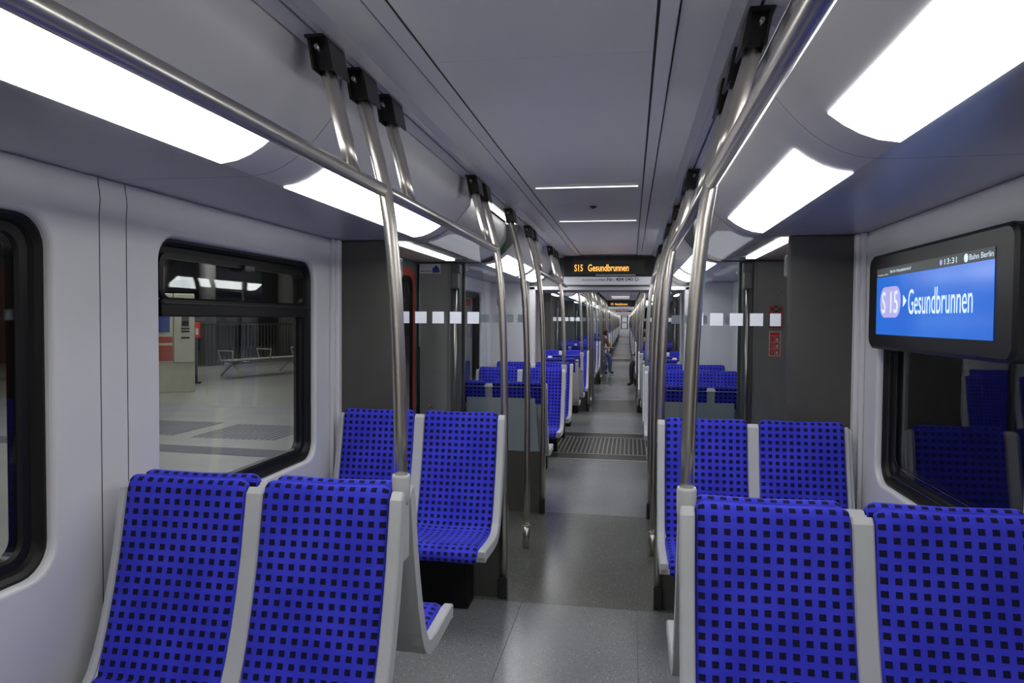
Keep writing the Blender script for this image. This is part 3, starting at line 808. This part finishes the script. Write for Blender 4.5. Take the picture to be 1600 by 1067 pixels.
# ================================================================= CARS BEYOND THE FIRST GANGWAY
BEND = True
L0, LEN = 8.65, 18.42
def far_car(ci):
    y0 = L0+LEN*ci; y1 = y0+LEN; cw = ['second', 'third', 'fourth'][ci]
    doors = [y0+4.02, y0+9.21, y0+14.40]
    floor_car(y0+.95, y1-.95, car_zones(doors, y0+.95, y1-.95), 'floor', f'grey floor of the {cw} car')
    ceiling_car(y0+.35, y1-.35, [doors[0], doors[1], doors[2]], 'ceiling', f'grey ceiling of the {cw} car')
    portal(y0+.35, -1, f'gangway entering the {cw} car', 0)
    if ci < 2:
        portal(y1-.35, 1, f'gangway leaving the {cw} car', 0)
        led_sign(y1-.6, 1, f'small amber destination display at the far end of the {cw} car', simple=True)
        b = thing('gangway_floor', f'dark metal gangway floor at the end of the {cw} car', 'floor plate', (0, y1, 0))
        MB().box(-1.3, 1.3, -.95, .95, -.05, -.004).build('base_plate', 'gangway', b)
        for d in (-1, 1): MB().box(-1.3, 1.3, *sorted((d*.95, d*.9)), -.004, .003).build('sill', 'sill', b)
        struct(MB().box(-1.1, 1.1, y1-.35, y1+.35, 2.2, 2.24).build('ceiling', 'pillar_dark'), f'dark gangway ceiling after the {cw} car')
        for s in (-1, 1): tag(MB().box(s*1.0, s*1.05, y1-.3, y1+.3, .02, 2.2).build('gangway_bellows', 'rubber'), f'dark bellows wall after the {cw} car, {side_word(s)}', 'bellows')
    for s in (-1, 1):
        sd = side_word(s)
        # walls: windows as dark glazed openings
        edges = [(y0+.35, doors[0]-.83)]+[(a+.83, b-.83) for a, b in zip(doors, doors[1:])]+[(doors[2]+.83, y1-.35)]
        for wi, (a, b) in enumerate(edges):
            if b-a > 3:
                mid = (a+b)/2; hs = [(a, mid, (a+.25, mid-.22, .765, 1.82)), (mid, b, (mid+.22, b-.25, .765, 1.82))]
            else: hs = [(a, b, (a+.5, b-.4, .765, 1.82))]
            wall(s, f'wall_{sd}', hs, a, b, f'pale {sd} wall section {ORD[wi]} along the {cw} car')
            for hi, h in enumerate(hs):
                window(s, 6, h[2], f'window {ORD[hi]} in {sd} wall section {ORD[wi]} of the {cw} car')
            lam = [(a+.15, mid-.18), (mid+.18, b-.15)] if b-a > 3 else [(a+.15, b-.15)]
            cove(s, a-.02, b+.02, lam, [(a+b)/2] if b-a > 3 else [], f'{ORD[wi]} {sd} light cove of the {cw} car',
                 [f'{ORD[2*wi+q]} curved lamp panel on the {sd} in the {cw} car' for q in range(2)])
        for di, dy in enumerate(doors):
            wd = f'{ORD[di]} {sd} door of the {cw} car'
            door_bay_top(s, dy, wd); door(s, 5, dy, f'double door with red rims, {wd}')
            screen_part(s, dy-.86, 1, f'glass screen before the {wd}'); screen_part(s, dy+.86, -1, f'glass screen after the {wd}')
            for q, yy in enumerate((dy-.88, dy, dy+.88)):
                pole(s, yy, 0, f'steel pole {["before", "in the middle of", "after"][q]} the {wd}', simple=ci > 0, base='square' if q != 1 else 'round')
        # seats
        rows = [(y0+.405, True), (y0+1.38, True), (doors[0]-.945, False)]
        for a, b in zip(doors, doors[1:]):
            mid = (a+b)/2; rows += [(a+.945, True), (mid-.009, False), (mid+.009, True), (b-.945, False)]
        rows += [(doors[2]+.945, True), (y1-1.38, False), (y1-.405, False)]
        if ci == 2: rows = rows[:-2]+[(y1-1.3, False)]
        for ri, (yy, aw) in enumerate(rows):
            seat(s, yy, aw, f'{ORD[ri]} blue double seat along the {sd} side of the {cw} car')
        for q, yy in enumerate([y0+1.388, (doors[0]+doors[1])/2, (doors[1]+doors[2])/2, y1-1.388]):
            pole(s, yy, .99, f'{ORD[q]} steel pole on the {sd} seat backs of the {cw} car', simple=ci > 0, collar=True)
        rr = [(y0+.67, y0+1.37), (y0+1.40, doors[0]-.9)]
        for a, b in zip(doors, doors[1:]): mid = (a+b)/2; rr += [(a+.9, mid-.02), (mid+.02, b-.9)]
        rr += [(doors[2]+.9, y1-1.40), (y1-1.37, y1-.67)]
        for q, (a, b) in enumerate(rr):
            rail(s, a, b, [] if ci > 0 else [a+.22, b-.2] if b-a > 1 else [b-.2], f'{ORD[q]} overhead rail on the {sd} of the {cw} car')
    for di, dy in enumerate(doors):
        for q, yy in enumerate((dy-.68, dy+.68)):
            o = thing('ceiling_line_lamp', f'thin ceiling line lamp {["before", "after"][q]} the {ORD[di]} door pair of the {cw} car', 'lamp', (0, yy, 2.25))
            MB().box(-.279, .279, -.010, .010, -.0065, 0).build('diffuser', 'lamp_thin', o)
for ci in range(3): far_car(ci)
# end wall with cab door, far away
ye = L0+LEN*3-.45
o = struct(link('wall_front', None, None, (0, ye, 0)), 'pale end wall of the last car with a cab door')
MB().box(-1.43, 1.43, 0, .08, 0, 2.25).build('end_panel', 'white_trim', o)
d_ = struct(link('door_5', None, None, (-.02, ye, 0)), 'far pale cab door with black-framed windows')
MB().bbox(-.40, .40, -.03, -.002, .02, 2.0, .006).build('door_leaf', 'white_trim', d_)
for (a, b, z0, z1) in ((-.30, .33, 1.32, 1.90), (-.30, .33, .72, 1.28)):
    f_ = MB(); f_.box(a, a+.09, -.045, -.03, z0, z1); f_.box(b-.09, b, -.045, -.03, z0, z1); f_.box(a, b, -.045, -.03, z0, z0+.04); f_.box(a, b, -.045, -.03, z1-.04, z1)
    f_.build('window_frame', 'black', d_)
    MB().box(a+.05, b-.05, -.036, -.031, z0+.04, z1-.04).build('pane', 'paper', d_)

# ---- two seated passengers far down the train
def person(loc, rz, label, joints, edges, mats, hair=True):
    root = thing('person', label, 'person', loc, rz)
    me = bpy.data.meshes.new('body'); me.from_pydata([j[0] for j in joints], edges, [])
    o = bpy.data.objects.new('body', me); C.objects.link(o)
    o.modifiers.new('Skin', 'SKIN'); 
    for i, j in enumerate(joints):
        sv = me.skin_vertices[0].data[i]; sv.radius = (j[1], j[2] if len(j) > 2 else j[1]); sv.use_root = (i == 0)
    sb = o.modifiers.new('Sub', 'SUBSURF'); sb.levels = 2; sb.render_levels = 2
    dg = bpy.context.evaluated_depsgraph_get(); em = bpy.data.meshes.new_from_object(o.evaluated_get(dg)); bpy.data.objects.remove(o)
    em.materials.clear()
    for k in mats: em.materials.append(MAT[k])
    J = [Vector(j[0]) for j in joints]
    for p in em.polygons:
        i = min(range(len(J)), key=lambda q: (J[q]-p.center).length/ (joints[q][1]+.05)); p.material_index = joints[i][3]; p.use_smooth = True
    b = link('body', em, root)
    hd = J[HEAD]
    hm = bmesh.new(); bmesh.ops.create_uvsphere(hm, u_segments=14, v_segments=10, radius=.115)
    for v in hm.verts:
        v.co.z *= 1.05
        if v.co.y < -.03 and v.co.z < .03: v.co *= .8
    for v in hm.verts: v.co += hd+Vector((0, .022, .025))
    mh = bpy.data.meshes.new('hair'); hm.to_mesh(mh); hm.free(); mh.materials.append(MAT['hair']); link('hair', mh, root)
    nose = MB().tube([hd+Vector((0, -.095, .02)), hd+Vector((0, -.125, -.015)), hd+Vector((0, -.1, -.025))], [.008, .013, .01], 6).build('nose', 'skin', root)
    return root
HEAD = 4
def seated(lean, fwd, arms):
    # faces -y; joint: (pos, radius, radius2, material)
    j = [((0, .08, .52), .15, .12, 1), ((0, .08-lean*.35, .70), .14, .11, 1), ((0, .06-lean*.75, .93), .15, .11, 1), ((0, .03-lean*.9, 1.05), .055, .055, 0), ((0, .0-lean*1.05, 1.18-lean*.12), .085, .095, 0)]
    e = [(0, 1), (1, 2), (2, 3), (3, 4)]
    for s in (-1, 1):
        b = len(j)
        j += [((s*.10, -.02, .52), .085, .085, 2), ((s*.11, -.40, .53), .065, .065, 2), ((s*.11, -.42, .28), .052, .052, 2), ((s*.11, -.40, .07), .042, .042, 2), ((s*.12, -.54, .04), .04, .03, 3)]
        e += [(0, b), (b, b+1), (b+1, b+2), (b+2, b+3), (b+3, b+4)]
        b = len(j); sh = .06-lean*.75
        j += [((s*.19, sh, .95), .06, .06, 1), ((s*.23, sh-.10, .74), .045, .045, 1), ((s*.12, sh-.30, .72), .036, .036, 1), ((s*.08, sh-.38, .74), .035, .022, 0)]
        e += [(2, b), (b, b+1), (b+1, b+2), (b+2, b+3)]
        h = len(j)-1; hx, hy, hz = j[h][0]
        for k in range(4):
            b = len(j); ox = -s*(.03-k*.02)
            j += [((hx+ox, hy-.055, hz), .010, .010, 0), ((hx+ox*.9, hy-.09, hz+.012), .0085, .0085, 0)]; e += [(h, b), (b, b+1)]
        b = len(j); j += [((hx-s*.035, hy-.02, hz+.02), .011, .011, 0), ((hx-s*.045, hy-.045, hz+.035), .009, .009, 0)]; e += [(h, b), (b, b+1)]
    return j, e
j, e = seated(.28, 0, 0)
person((-.60, 20.30, 0), .75, 'seated person in brown coat leaning forward on the far left', j, e, ['skin', 'brown_coat', 'blue_cloth', 'dark_cloth'])
j, e = seated(.08, 0, 0)
person((.68, 16.75, 0), -.7, 'seated person in dark clothes on the far right of the aisle', j, e, ['skin', 'dark_cloth', 'dark_cloth', 'dark_cloth'])
BEND = False

# ================================================================= OUTSIDE, LEFT: STATION PLATFORM
PZ = -.05
o = struct(MB().box(-20, -1.62, -12, 60, PZ-.2, PZ).build('platform_floor', 'concrete'), 'pale concrete station platform floor')
for k in range(10):
    MB().box(-2.35, -2.05, -2+k*2.0, -.01+k*2.0, PZ, PZ+.003).build('edge_tile', 'concrete', o)
MB().box(-3.15, -2.75, -10, 7.45, PZ, PZ+.004).build('tactile_strip', 'tactile', o)
MB().prism([(-8.0, 7.6), (-3.2, 7.35), (-3.2, 7.75), (-8.0, 8.0)], PZ, PZ+.003, 'z').build('cross_strip', 'tactile', o)
def slotted_grate(pts_x, pts_y, label):
    g = thing('floor_grate', label, 'grate', (0, 0, 0))
    x0, x1 = pts_x; y0, y1 = pts_y
    MB().box(x0, x1, y0, y1, PZ, PZ+.004).build('grate_frame', 'concrete', g)
    n = 14; b0 = None
    for k in range(n):
        x = x0+(k+.5)*(x1-x0)/n
        if b0 is None: b0 = MB().box(-.022, .022, -(y1-y0)/2+.03, (y1-y0)/2-.03, PZ+.004, PZ+.007).build('grate_bar', 'tactile', g); b0.location = (x, (y0+y1)/2, 0)
        else: c = b0.copy(); C.objects.link(c); c.location = (x, (y0+y1)/2, 0)
slotted_grate((-6.9, -5.7), (8.5, 9.7), 'slotted metal floor grate on the platform, farther from the train')
slotted_grate((-5.4, -4.2), (8.4, 9.6), 'slotted metal floor grate on the platform, nearer the train')
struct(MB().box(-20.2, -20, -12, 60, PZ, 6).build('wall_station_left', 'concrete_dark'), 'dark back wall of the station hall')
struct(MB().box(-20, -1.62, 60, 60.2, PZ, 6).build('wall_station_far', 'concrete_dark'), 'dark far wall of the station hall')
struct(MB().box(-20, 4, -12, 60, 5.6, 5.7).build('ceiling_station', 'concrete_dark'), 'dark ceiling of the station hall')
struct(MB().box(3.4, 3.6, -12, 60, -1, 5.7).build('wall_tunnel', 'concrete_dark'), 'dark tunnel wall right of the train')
for k, (x, y) in enumerate(((-4.2, 2.5), (-4.2, 8.5), (-8.2, 5.5), (-8.2, 13.0), (-12, 20))):
    o = thing('platform_lamp', f'{ORD[k]} ceiling lamp box above the platform', 'lamp', (x, y, 4.4))
    MB().bbox(-.2, .2, -.9, .9, 0, .12, .01).build('housing', 'station_steel', o)
    MB().box(-.17, .17, -.87, .87, -.012, 0).build('diffuser', 'platform_lamp', o)
    MB().tube([(0, 0, .12), (0, 0, 1.195)], .02, 8).build('rod', 'station_steel', o)
# ticket machine: right front corner at (-8.67, 13.2)
o = thing('ticket_machine', 'cream and red ticket machine standing on the platform', 'machine', (-9.1, 13.35, PZ), .62)
MB().bbox(-.62, .42, -.02, .55, 0, .62, .01).build('plinth', 'cream', o)
MB().bbox(.02, .42, -.08, .55, .62, 2.05, .02).build('card_unit', 'cream', o)
MB().bbox(-.62, .015, -.05, .55, .62, 2.05, .02).build('main_unit', 'cream', o)
MB().bbox(-.60, .0, -.065, -.05, .66, 1.16, .008).build('red_panel', 'machine_red', o)
MB().box(-.60, .0, -.068, -.064, .98, 1.03).build('panel_line', 'cream', o)
MB().bbox(-.55, -.05, -.065, -.05, 1.25, 1.62, .008).build('display', 'print_blue', o)
MB().bbox(.17, .31, -.095, -.08, 1.38, 1.68, .006).build('slot_panel', 'black', o)
for z in (1.12, 1.25, 1.31):
    MB().bbox(.16, .32, -.09, -.08, z, z+.035, .004).build('coin_slot', 'black', o)
o = thing('red_box_post', 'dark post with red box beside the ticket machine', 'post', (-9.97, 15.3, PZ), .5)
MB().bbox(-.12, .12, -.1, .1, 0, 1.08, .01).build('post', 'print_dark', o)
MB().bbox(-.13, .20, -.14, .14, 1.08, 1.45, .015).build('red_box', 'red_sign', o)
MB().bbox(.10, .16, -.146, -.14, 1.15, 1.30, .004).build('white_symbol', 'paper', o)
MB().box(-.17, .2, -.14, .14, 0, .03).build('foot_plate', 'print_dark', o)
# bench
o = thing('platform_bench', 'steel mesh bench with loop armrests on the platform', 'bench', (-9.75, 18.2, PZ), -.26)
MB().tube([(0, -1.35, .36), (0, 1.35, .36)], .035, 8).build('beam', 'bench_metal', o)
for k in range(4):
    y = -1.02+k*.68
    MB().bbox(-.24, .26, y-.29, y+.29, .43, .455, .01).build('seat_plate', 'bench_metal', o)
for y in (-1.36, 0, 1.36):
    MB().tube([(.25, y, .42), (.30, y, .70), (-.22, y, .70), (-.12, y, .42)], .02, 8).build('armrest', 'bench_metal', o)
for y in (-1.1, 1.1):
    MB().tube([(.40, y, .02), (.2, y, .2), (0, y, .36)], .028, 8).build('leg', 'bench_metal', o)
    MB().tube([(-.40, y, .02), (-.2, y, .2), (0, y, .36)], .028, 8).build('leg', 'bench_metal', o)
# railing behind
o = thing('railing', 'tall dark steel railing of thin bars behind the bench', 'railing', (-12.0, 20.0, PZ), -.22)
for z in (.12, 1.32): MB().bbox(-.02, .02, -4.5, 6.0, z, z+.05, .005).build('rail', 'railing_dark', o)
pk = None
for k in range(70):
    y = -4.4+k*.15
    if pk is None: pk = MB().box(-.012, .012, -.012, .012, .1, 1.33).build('picket', 'railing_dark', o); pk.location.y = y
    else: c = pk.copy(); C.objects.link(c); c.location.y = y
for k, (x, y, r) in enumerate(((-13.2, 21.0, .25), (-12.4, 25.0, .42), (-14.0, 17.0, .2))):
    tag(MB().tube([(x, y, PZ), (x, y, 5.6)], r, 20).build('column', 'column'), f'{ORD[k]} round pale column behind the platform railing', 'column')
o = thing('platform_sign', 'blue and white hanging platform sign seen through the top pane', 'sign', (-8.9, 17.0, 3.3))
MB().bbox(-.25, .25, -.04, .04, -.3, .3, .01).build('blue_board', 'print_blue', o)
place_text(text_mesh('Berlin', 'paper', .3), (.35, -.045, -.12), (1, 0, 0), (0, 0, 1), o)
MB().tube([(0, 0, .3), (0, 0, 2.3)], .02, 6).build('rod', 'station_steel', o)
